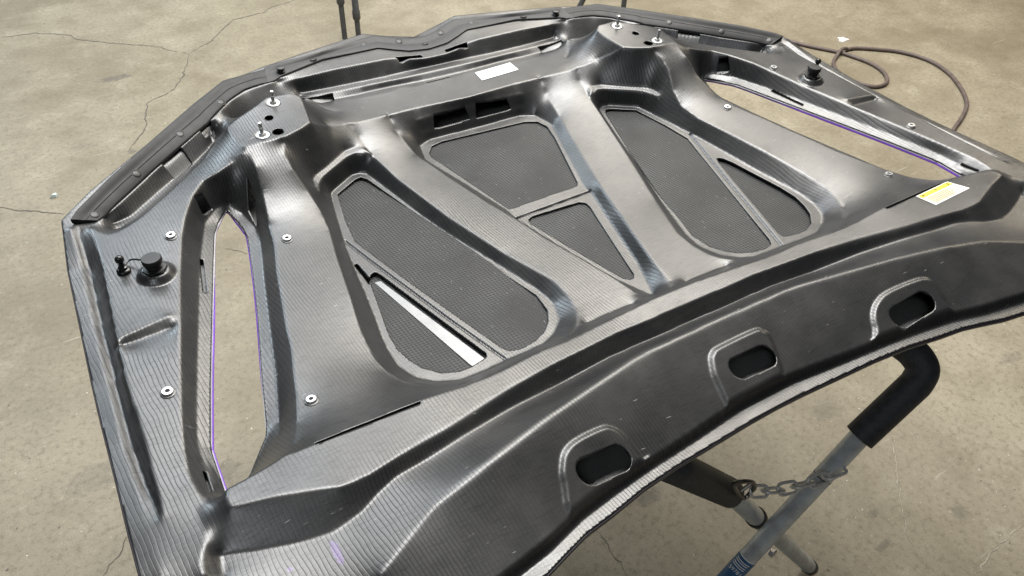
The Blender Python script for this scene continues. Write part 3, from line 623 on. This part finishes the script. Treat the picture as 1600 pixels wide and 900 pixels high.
# ------------------------------------------------------------------ hood: recessed insert panels
def insert(name, poly, drop, mat, label, off=0.0):
    c = np.mean(np.asarray(poly), 0)
    P = poly
    bm = bmesh.new()
    # plane through the rim heights
    A = np.c_[np.asarray(P), np.ones(len(P))]; zz = zat(A[:, 0], A[:, 1]); k = np.linalg.lstsq(A, zz, rcond=None)[0]
    zf = lambda x, y: k[0] * x + k[1] * y + k[2] - drop
    P2 = []
    for x, y in P:
        d = np.array([x, y]) - c; d = d / (np.linalg.norm(d) + 1e-9); P2.append((x + d[0] * .004, y + d[1] * .004))
    top = [bm.verts.new((x, y, zf(x, y))) for x, y in P2]; bot = [bm.verts.new((x, y, zf(x, y) - .0015)) for x, y in P2]
    ct = bm.verts.new((c[0], c[1], zf(c[0], c[1]))); cb = bm.verts.new((c[0], c[1], zf(c[0], c[1]) - .0015))
    for i in range(len(P2)):
        j = (i + 1) % len(P2); bm.faces.new((top[i], bot[i], bot[j], top[j])); bm.faces.new((ct, top[i], top[j])); bm.faces.new((cb, bot[j], bot[i]))
    return link(name, bm_mesh(bm, name, False), mat, hood, label=label)
insert('insert_panel', BIG, .0035, M_insert, 'long dark fine woven insert panel in the left pocket')
insert('insert_panel', mir(BIG), .0035, M_insert, 'long dark fine woven insert panel in the right pocket')
insert('insert_panel', TRI, .0075, M_insert, 'small dark wedge insert panel in the left pocket')
insert('insert_panel', mir(TRI), .0075, M_insert, 'small dark wedge insert panel in the right pocket')
insert('insert_panel', O['cmesh'], .0035, M_insert, 'dark trapezoid woven insert panel in the centre pocket')
insert('insert_panel', O['ctri'], .0035, M_insert, 'dark triangular woven insert panel in the centre pocket')
poly = O['glint_edge']  # added strip: the recess wall's bright reflection given as a pale colour
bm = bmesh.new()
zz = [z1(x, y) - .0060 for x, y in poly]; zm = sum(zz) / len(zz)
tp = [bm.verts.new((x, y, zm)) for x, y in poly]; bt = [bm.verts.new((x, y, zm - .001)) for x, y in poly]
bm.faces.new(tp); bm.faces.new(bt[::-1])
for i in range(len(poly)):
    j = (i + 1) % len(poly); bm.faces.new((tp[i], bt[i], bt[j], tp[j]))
link('glint_strip', bm_mesh(bm, 'glint_strip', False), M_glint, hood, label='pale strip painted as the wall reflection along the edge of the left wedge opening')

# ------------------------------------------------------------------ hood: film edge round the side openings
for s in (1, -1):
    base = [(s * -p[0], p[1], p[2]) for p in CV['VE']]
    P = smooth_path([(x, y, z1(x, y) - .0035) for x, y, z in base], 5, True)
    c = Vector((s * -.585, 0, 0))
    def inset(d, dz): return [Vector((p.x + (c.x - p.x) / max(abs(c.x - p.x) + abs(p.y) * .15, 1e-3) * d, p.y, p.z + dz)) for p in P]
    tube_obj('edge_lip', inset(-.0006, .0), .0014, M_edge, hood, 6, True, label='cut edge of the side opening, its lit look painted pale')
    tube_obj('purple_film', inset(.0012, -.0026), .0018, M_purple, hood, 6, True, label='thin purple film line round the side opening')

OL = [(x, y, float(zskin(np.array([x]), np.array([y]))[0]) + .0005) for x, y in OUT]
tube_obj('hem_edge', [Vector(p) for p in OL], .0019, M_hem, hood, 6, True, label='thin dark hem along the outer edge')

# ------------------------------------------------------------------ hood: bolts, studs, stops
RIV = [(.616, .177), (.686, -.120), (.460, .139), (.538, -.196)]
rb = bmesh.new(); lathe(rb, [(.0092, -.001), (.0092, .0006), (.0085, .0010), (.0070, .0012)], 28); rivet_washer = bm_mesh(rb, 'bolt_washer')
rb = bmesh.new(); lathe(rb, [(.0070, .0008), (.0070, .0032), (.0062, .0042), (.0032, .0042), (.0028, .0015), (0, .0013)], 24); rivet_head = bm_mesh(rb, 'bolt_head')
rb = bmesh.new(); lathe(rb, [(.0030, .0012), (.0030, .0019), (0, .0020)], 6); rivet_sock = bm_mesh(rb, 'hex_socket')
for x, y in RIV:
    for s in (-1, 1):
        n = normal_at(s * x, y); p = Vector((s * x, y, z1(s * x, y)))
        w = link('bolt_washer', rivet_washer, M_steel_dark, hood); w.location = p; w.rotation_euler = n.to_track_quat('Z', 'Y').to_euler()
        h_ = link('bolt_head', rivet_head, M_bright, w); link('hex_socket', rivet_sock, M_black, w)
rb = bmesh.new(); lathe(rb, [(.0115, 0), (.0115, .0012), (.0105, .0018), (.0045, .0018)], 28); st_w = bm_mesh(rb, 'washer')
rb = bmesh.new(); lathe(rb, [(.0068, .0015), (.0068, .0052), (.0058, .0062), (.0036, .0062)], 6); st_n = bm_mesh(rb, 'nut', True, 20)
rb = bmesh.new(); lathe(rb, [(.0033, .003), (.0033, .014), (.0030, .0145), (.0033, .015), (.0033, .0235), (.0026, .0250), (0, .0252)], 14); st_s = bm_mesh(rb, 'threaded_stud')
for x, y in ((.378, .423), (.424, .340)):
    for s in (-1, 1):
        n = normal_at(s * x, y, .015); p = Vector((s * x, y, z1(s * x, y)))
        w = link('stud_washer', st_w, M_zinc, hood); w.location = p; w.rotation_euler = n.to_track_quat('Z', 'Y').to_euler()
        link('nut', st_n, M_zinc, w); link('threaded_stud', st_s, M_bright, w)
for s in (-1, 1):
    x, y = s * .652, .104; z = z1(x, y)
    st = lathe_obj('rubber_stop', [(.0135, 0), (.0150, .002), (.0150, .0045), (.0105, .0055), (.0105, .0085), (.0118, .0092), (.0105, .0100), (.0105, .0118), (.0125, .0128), (.0135, .0150), (.0135, .0205), (.0125, .0218), (.0, .0222)], M_rubber, hood, (x, y, z - .001), label='black ribbed rubber bump stop')
    bm = bmesh.new(); lathe(bm, [(.0168, -.001), (.0168, .0026), (.0158, .0034), (.010, .0034)], 6); link('hex_base', bm_mesh(bm, 'hex_base', True, 20), M_rubber, st)
    x2, y2 = s * .690, .128; z2 = z1(x2, y2)
    bs = lathe_obj('ball_stud', [(.0095, -.001), (.0095, .003), (.0080, .0045), (.0060, .0050), (.0060, .0085), (.0042, .0095), (.0036, .0150), (.0036, .0165), (.0056, .0185), (.0062, .0215), (.0054, .0245), (.0030, .0268), (0, .0274)], M_black_gloss, hood, (x2, y2, z2), label='black ball stud for a gas strut')
    P = smooth_path([(x2, y2, z2 + .006), (x2 - s * .012, y2 + .012, z2 + .007), (x - s * -.012, y + .016, z + .010), (x, y + .010, z + .008)], 6)
    tube_obj('tether', P, .0014, M_rubber, hood, 6, label='thin black rubber tether strap')

# ------------------------------------------------------------------ hood: rear rubber seal in three lengths
SO = [(0.7362, 0.2703, 0.03), (0.7242, 0.2849, 0.034), (0.6709, 0.3394, 0.04), (0.5839, 0.4256, 0.044), (0.5016, 0.5061, 0.047), (0.4302, 0.5685, 0.05), (0.3894, 0.579, 0.048), (0.346, 0.5891, 0.046), (0.3459, 0.5907, 0.044), (0.2262, 0.6107, 0.044), (0.0936, 0.6502, 0.038), (0.0482, 0.6338, 0.03), (0.0, 0.6218, 0.02)]
SI = [(p[0], p[1]) for p in CV['SI']]
def resample(pts, ts):
    P = np.asarray(pts, float); d = np.r_[0, np.cumsum(np.hypot(*np.diff(P[:, :2], axis=0).T))]; d /= d[-1]
    return np.stack([np.interp(ts, d, P[:, k]) for k in range(P.shape[1])], 1)
def seal_piece(name, inner, outer, prof, n, mat, label):
    ts = np.linspace(0, 1, n); I = resample(inner, ts); Q = resample(outer, ts)
    bm = bmesh.new(); rows = []
    for i in range(n):
        zi = max(z1(I[i, 0], I[i, 1]), I[i, 2] - .004) + .0012; zo = max(Q[i, 2], z1(Q[i, 0], Q[i, 1]) + .0025)
        fade = min(1.0, min(i, n - 1 - i) / 4.0 + .35)
        row = []
        for t, dz in prof:
            x = I[i, 0] + (Q[i, 0] - I[i, 0]) * t; y = I[i, 1] + (Q[i, 1] - I[i, 1]) * t
            zb = zi + (zo - zi) * min(t, 1)
            row.append(bm.verts.new((x, y, zb + dz * (fade if dz > 0 else 1))))
        rows.append(row)
    for a, b in zip(rows[:-1], rows[1:]):
        for k in range(len(prof) - 1): bm.faces.new((a[k], b[k], b[k + 1], a[k + 1]))
    bm.faces.new(rows[0]); bm.faces.new(rows[-1][::-1])
    me = bm_mesh(bm, name, True, 50)
    return link(name, me, mat, hood, label=label)
prof_side = [(0.0, -.003), (0.0, .0015), (.03, .0022), (.30, .0020), (.42, .0016), (.44, .0003), (.46, .0014), (.52, .0006), (.60, .0004), (.68, .0012), (.80, .0018), (.92, .0014), (1.0, .0), (1.01, -.002), (1.0, -.006), (.9, -.010)]
prof_mid = [(0.0, -.003), (0.0, .0015), (.04, .0022), (.45, .0020), (.55, .0010), (.62, .0012), (.72, .0030), (.84, .0046), (.95, .0050), (1.0, .0044), (1.02, .0), (.9, -.004)]
pb = bmesh.new(); lathe(pb, [(.0066, -.001), (.0066, .0006), (.0058, .0011), (.0030, .0014), (0, .0015)], 20); pin_me = bm_mesh(pb, 'push_pin')
pr = bmesh.new(); lathe(pr, [(.0086, -.001), (.0086, .0004), (.0072, .0005)], 20); ring_me = bm_mesh(pr, 'pin_ring')
def pins(par, pts):
    from mathutils.bvhtree import BVHTree
    tr = BVHTree.FromPolygons([v.co.copy() for v in par.data.vertices], [tuple(q.vertices) for q in par.data.polygons])
    for x, y, z in pts:
        hit, nrm, _, _ = tr.ray_cast(Vector((x, y, .2)), Vector((0, 0, -1)))
        if hit is None: continue
        if nrm.z < 0: nrm = -nrm
        p = link('push_pin', pin_me, M_pin, par); p.location = hit - nrm * .0004; p.rotation_euler = nrm.to_track_quat('Z', 'Y').to_euler()
        r = link('pin_ring', ring_me, M_black, p)
def side(s): return [(s * p[0], p[1], p[2]) for p in CV['SI'] if p[0] > .351], [(s * p[0], p[1], p[2]) for p in SO[:8]]
PINS = [(.451, .512, .039), (.541, .436, .029), (.628, .354, .024), (.704, .278, .023)]
for s, nm in ((-1, 'left'), (1, 'right')):
    a, b = side(s)
    sp = seal_piece('rubber_seal', a, b, prof_side, 60, M_rubber_seal, 'black rubber seal strip along the ' + nm + ' rear edge')
    pins(sp, [(s * x, y, z + .003) for x, y, z in PINS])
a = [(-p[0], p[1], p[2]) for p in CV['SI'] if p[0] <= .353]; a = a + [(-q[0], q[1], q[2]) for q in reversed(a[:-1])]
b = [(-p[0], p[1], p[2]) for p in SO[8:]]; b = b + [(-q[0], q[1], q[2]) for q in reversed(b[:-1])]
sp = seal_piece('rubber_seal', a, b, prof_mid, 90, M_rubber_seal2, 'dark grey rubber seal strip along the middle of the rear edge')
CP = [(.247, .598, .0), (.127, .625, .0), (.049, .62, .0)]
pins(sp, [(s * x, y, z + .040) for x, y, z in CP for s in (-1, 1)] + [(0.0, .598, .0195)])
for s in (-1, 1):
    q = lathe_obj('bump_cap', [(.0075, -.001), (.0085, .002), (.0060, .004), (.0060, .006), (.0085, .0075), (.0085, .0095), (.006, .0105), (0, .0108)], M_rubber, hood, (s * .319, .573, .0415), label='small black rubber bumper on the seal')

# ------------------------------------------------------------------ hood: labels and marks
def decal(name, poly, mat, label, lift=.0009, cells=(10, 5), parent=hood):
    a, b, c, d = [Vector((x, y)) for x, y in poly]
    bm = bmesh.new(); nxx, nyy = cells; g = []
    for i in range(nxx + 1):
        r = []
        for j in range(nyy + 1):
            u, v_ = i / nxx, j / nyy
            p = (a * (1 - u) + b * u) * (1 - v_) + (d * (1 - u) + c * u) * v_
            r.append(bm.verts.new((p.x, p.y, z1(p.x, p.y) + lift)))
        g.append(r)
    for i in range(nxx):
        for j in range(nyy): bm.faces.new((g[i][j], g[i][j + 1], g[i + 1][j + 1], g[i + 1][j]))
    return link(name, bm_mesh(bm, name), mat, parent, label=label)
def sub(poly, u0, u1, v0, v1):
    a, b, c, d = [Vector((x, y)) for x, y in poly]
    f = lambda u, v_: tuple((a * (1 - u) + b * u) * (1 - v_) + (d * (1 - u) + c * u) * v_)
    return [f(u0, v0), f(u1, v0), f(u1, v1), f(u0, v1)]
yl = O['ylabel']
lab = decal('warning_label', yl, M_paper, 'white and yellow warning sticker on the front beam')
decal('yellow_band', sub(yl, .03, .97, .05, .30), M_yellow, None, .0013, (8, 2), lab)
for u_ in (.10, .48, .86): decal('warning_mark', sub(yl, u_, u_ + .035, .11, .24), M_black, None, .0017, (1, 1), lab)
decal('print_block', sub(yl, .05, .95, .36, .92), M_print, None, .0012, (8, 3), lab)
for v_ in (.42, .52, .62, .72, .82): decal('print_line', sub(yl, .09, .62 + .3 * random.random(), v_, v_ + .035), M_print_dark, None, .0016, (4, 1), lab)
wl = O['wlabel']
lab = decal('parts_label', wl, M_paper_cool, 'plain white paper sticker on the rear beam')
decal('print_block', sub(wl, .06, .94, .18, .82), M_print_cool, None, .0012, (8, 3), lab)

# ------------------------------------------------------------------ folding panel stand under the hood
def Pz(x, y, z): return (x, y, z + H)
stand = empty('folding_stand', (0.1, -.1, 0), 'folding steel panel stand with black foam sleeved arms under the hood', 'stand')
def on(o):
    o.parent = stand; o.matrix_parent_inverse = Matrix.Translation(stand.location).inverted(); return o
def stand_tube(name, pts, r, mat, label=None, seg=20): return on(tube_obj(name, pts, r, mat, None, seg, label=label))
A0 = Vector((.3122, -.4894, -.125)); AX = Vector((.1082, -.4797, -.46)); AF = Vector((-.1506, -.4674, -.885))
B0 = Vector((-.105, -.430, -.13)); BF = Vector((.4250, -.4560, -.890))
def lerp(a, b, t): return a + (b - a) * t
up = Vector((0, 0, H))
YB = .33
zb = -.128
armA = [Vector((.335, YB, zb)), Vector((.335, .0, zb)), Vector((.335, -.38, zb)), Vector((.3355, -.43, zb)), Vector((.335, -.462, zb - .001)), Vector((.331, -.484, zb - .012)), Vector((.318, -.4905, zb - .032))]
endA = lerp(A0, AX, .37)
pa = smooth_path(armA, 6) + [lerp(Vector((.318, -.4905, zb - .032)), endA, t) for t in (.2, .5, .8, 1.0)]
stand_tube('foam_sleeve', [p + up for p in pa], .0245, M_foam, 'black foam sleeve bent over the right front arm', 24)
stand_tube('leg_tube', [lerp(A0, AF, t) + up for t in (.14, .5, 1)], .0165, M_galv)
armB = [Vector((-.150, YB, zb)), Vector((-.150, 0, zb)), Vector((-.150, -.33, zb)), Vector((-.148, -.385, zb - .002)), Vector((-.140, -.415, zb - .010)), Vector((-.118, -.430, zb - .026))]
B1 = Vector((-.1538, -.4329, zb - .055)); endB = lerp(B0, BF, .235)
pb_ = smooth_path(armB, 6) + [lerp(Vector((-.118, -.430, zb - .026)), endB, t) for t in (.25, .5, .75, 1.0)]
stand_tube('foam_sleeve', [p + up for p in pb_], .0245, M_foam, 'black foam sleeve bent over the left front arm', 24)
stand_tube('leg_tube', [lerp(endB, BF, t) + up for t in (-.1, .5, 1)], .0165, M_galv)
# rear pair of legs, same shape, behind the hood's centre line
for p0, p1 in ((Vector((.335, YB, zb)), Vector((-.16, YB + .02, -.885))), (Vector((-.150, YB, zb)), Vector((.43, YB - .02, -.885)))):
    stand_tube('leg_tube', [p0 + up, lerp(p0, p1, .5) + up, p1 + up], .0165, M_galv)
for f_ in (AF, BF, Vector((-.16, YB + .02, -.885)), Vector((.43, YB - .02, -.885))):
    t = f_ + up; d = Vector((.6, 0, -.8)) if f_.x > .1 else Vector((-.55, 0, -.83))
    stand_tube('foot_cap', [t - d * .012, t + d * .012, t + d * .018], [.0182, .0182, .015], M_rubber, None, 18)
cross = lerp(A0, AF, .5)
bolt_c = Vector((.1115, -.4975, -.478)) + up
bm = bmesh.new(); lathe(bm, [(.0085, 0), (.0085, .006), (.007, .008), (0, .008)], 6, bolt_c, (0.1, -1, .1)); on(link('pivot_bolt', bm_mesh(bm, 'pivot_bolt', True, 20), M_bright))
stand_tube('collar', [lerp(B0, BF, .425) + up, lerp(B0, BF, .44) + up], .019, M_black, None, 20)
# chain
LNK = []
def link_mesh(Ll, Wd, r):
    pts = []
    for s, a0 in ((1, -90), (-1, 90)):
        for k in range(7):
            a = math.radians(a0 + 180 * k / 6); pts.append(((s * (Ll / 2 - Wd / 2)) + Wd / 2 * math.cos(a), Wd / 2 * math.sin(a), 0))
    bm = bmesh.new(); tube(bm, pts, r, 8, True); return bm_mesh(bm, 'chain_link', True, 60)
lm = link_mesh(.040, .0180, .0027)
chain = bpy.data.objects.new('chain', None); COL.objects.link(chain); chain.empty_display_size = .02; on(chain)
chain['label'] = 'short steel chain hanging between the two crossed legs'
c0 = lerp(A0, AX, .52) + Vector((-.004, -.0175, .004)); c1 = lerp(B0, BF, .19) + Vector((.020, -.030, .010))
npt = 40; path = []
for k in range(npt + 1):
    t = k / npt; p = lerp(c0, c1, t); p.z += -.018 * (1 - (2 * t - 1) ** 2); path.append(p + up)
dist = [0]
for a_, b_ in zip(path[:-1], path[1:]): dist.append(dist[-1] + (b_ - a_).length)
pitch = .0305; nl = int(dist[-1] / pitch)
def at_len(s):
    for k in range(npt):
        if dist[k + 1] >= s: return lerp(path[k], path[k + 1], (s - dist[k]) / max(dist[k + 1] - dist[k], 1e-6))
    return path[-1]
for k in range(nl):
    s0 = (k + .5) * pitch; p = at_len(s0); d = (at_len(min(s0 + .01, dist[-1])) - at_len(max(s0 - .01, 0))).normalized()
    side_ = d.cross(Vector((0, -1, .4))).normalized()
    ang = math.radians(20 if k % 2 else 105) + random.uniform(-.2, .2)
    up2 = (Matrix.Rotation(ang, 3, d) @ side_).normalized(); wv = d.cross(up2)
    o = link('chain_link', lm, M_zinc)
    o.matrix_world = Matrix(((d.x, up2.x, wv.x, p.x), (d.y, up2.y, wv.y, p.y), (d.z, up2.z, wv.z, p.z), (0, 0, 0, 1)))
    mw = o.matrix_world.copy(); o.parent = chain; o.matrix_parent_inverse = Matrix.Identity(4); o.matrix_basis = mw
e0 = path[-1]
hook = smooth_path([e0 + Vector((.002, 0, -.020)), e0 + Vector((-.018, .004, .006)), e0 + Vector((-.036, .004, .040)), e0 + Vector((-.032, -.004, .054)), e0 + Vector((-.010, -.008, .042)), e0 + Vector((.006, -.006, .012)), e0 + Vector((.012, 0, -.010))], 5, True)
stand_tube('hook', hook, .0034, M_dark_steel, 'dark steel hook at the end of the chain', 8)
stand_tube('hook_latch', [e0 + Vector((-.020, -.002, .018)), e0 + Vector((-.002, -.004, .030))], .0030, M_dark_steel, None, 8)
stand_tube('joint_ring', [lerp(A0, AX, .60) + up, lerp(A0, AX, .604) + up], .0168, M_black, None, 20)
# blue label wrapped round the leg
la, lb = lerp(A0, AX, 1.115), lerp(A0, AX, 1.42)
dl = (lb - la).normalized(); face = Vector((-.74, -.35, 1.22)); face = (face - dl * face.dot(dl)).normalized(); sd = dl.cross(face)
def wrap(name, t0, t1, a0, a1, r, mat, par=None, n=14):
    bm = bmesh.new(); rows = []
    for t in (t0, t1):
        c = lerp(la, lb, t) + up
        rows.append([bm.verts.new(c + (face * math.cos(a) + sd * math.sin(a)) * r) for a in [a0 + (a1 - a0) * k / n for k in range(n + 1)]])
    for k in range(n): bm.faces.new((rows[0][k], rows[0][k + 1], rows[1][k + 1], rows[1][k]))
    return on(link(name, bm_mesh(bm, name), mat))
lab = wrap('tube_label', 0, 1, -1.5, 1.5, .01685, M_blue)
lab['label'] = 'blue sticker with white print wrapped round the leg'
lines = [wrap('label_border', 0, .018, -1.5, 1.5, .01695, M_white)]
for t in (.07, .105, .15, .185, .34, .37):
    lines.append(wrap('print_line', t, t + .014, -.8 + .1 * (t > .1), .9 - 1.2 * (t > .3), .01695, M_white))
for q in lines:
    q.parent = lab; q.matrix_parent_inverse = Matrix.Identity(4)
fc = bpy.data.curves.new('label_number', 'FONT'); fc.body = '59781'; fc.size = .0105; fc.align_x = 'CENTER'; fc.align_y = 'CENTER'; fc.extrude = .0002
ft = bpy.data.objects.new('label_number_curve', fc)
fm = bpy.data.meshes.new_from_object(ft); bpy.data.objects.remove(ft)
fo = link('label_number', fm, M_white, lab)
c = lerp(la, lb, .262) + up + face * .0174
xa = -sd; ya = -dl
fo.matrix_basis = Matrix(((xa.x, ya.x, face.x, c.x), (xa.y, ya.y, face.y, c.y), (xa.z, ya.z, face.z, c.z), (0, 0, 0, 1)))

# ------------------------------------------------------------------ second stand behind the hood, hose, scraps
rack = empty('tubular_stand', (.95, 2.75, 0), 'grey tubular stand legs standing on the floor behind the hood', 'stand')
def onr(o):
    o.parent = rack; o.matrix_parent_inverse = Matrix.Translation(rack.location).inverted(); return o
for bx, by, tx, ty, n1, n2 in ((.5545, 2.768, .5545, 2.768, .10, .40), (.6200, 2.745, .6200, 2.745, .02, .40), (1.835, 2.155, 1.835, 2.155, .2, .5)):
    onr(tube_obj('leg_tube', [(bx, by, .0), (bx, by, .7), (bx, by, 1.1)], .0135, M_rack, None, 14))
    onr(tube_obj('leg_sleeve', [(bx, by, .075 + n1), (bx, by, .082 + n1), (bx, by, .12 + n1), (bx, by, .125 + n1), (bx, by, 1.0)], [.0150, .0195, .0195, .0165, .0165], M_rack, None, 16))
onr(tube_obj('cross_bar', [(.5545, 2.768, 1.08), (1.1, 2.5, 1.08), (1.835, 2.155, 1.08)], .014, M_rack, None, 14))
onr(tube_obj('brace', [(1.835, 2.155, .75), (1.72, 2.20, .42), (1.60, 2.27, .08)], .014, M_rack, None, 14))

hp = smooth_path([(x, y, .0095) for x, y in O['hose']], 6)
for k, p in enumerate(hp):                       # the later strand is lifted where it crosses the earlier one
    d = min(((p.xy - q.xy).length for q in hp[:max(k - 30, 0)]), default=1.0)
    if d < .06: p.z += .019 * (1 - d / .06) ** .5 if d < .06 else 0
hose = tube_obj('air_hose', hp, .0092, M_hose, None, 12, label='brown rubber air hose looped on the concrete floor', cat='hose')
def scrap(name, x, y, r, h, mat, label, cat, seed, n=7):
    rnd = random.Random(seed); bm = bmesh.new()
    poly = [(x + r * rnd.uniform(.4, 1.3) * math.cos(2 * math.pi * k / n), y + r * rnd.uniform(.4, 1.3) * math.sin(2 * math.pi * k / n)) for k in range(n)]
    a = [bm.verts.new((px, py, .001)) for px, py in poly]; b = [bm.verts.new((px * .9 + x * .1, py * .9 + y * .1, h * rnd.uniform(.5, 1.2))) for px, py in poly]
    bm.faces.new(a[::-1]); bm.faces.new(b)
    for i in range(n): bm.faces.new((a[i], a[(i + 1) % n], b[(i + 1) % n], b[i]))
    link(name, bm_mesh(bm, name, False), mat, None, label=label, cat=cat)
scrap('paper_scrap', 2.9078, 1.5961, .032, .006, M_white, 'torn white paper scrap on the floor above the hose', 'scrap', 3, 9)
scrap('pebble', -.881, 1.9488, .013, .012, M_chip, 'pale blue chip on the floor left of the hood corner', 'chip', 5)
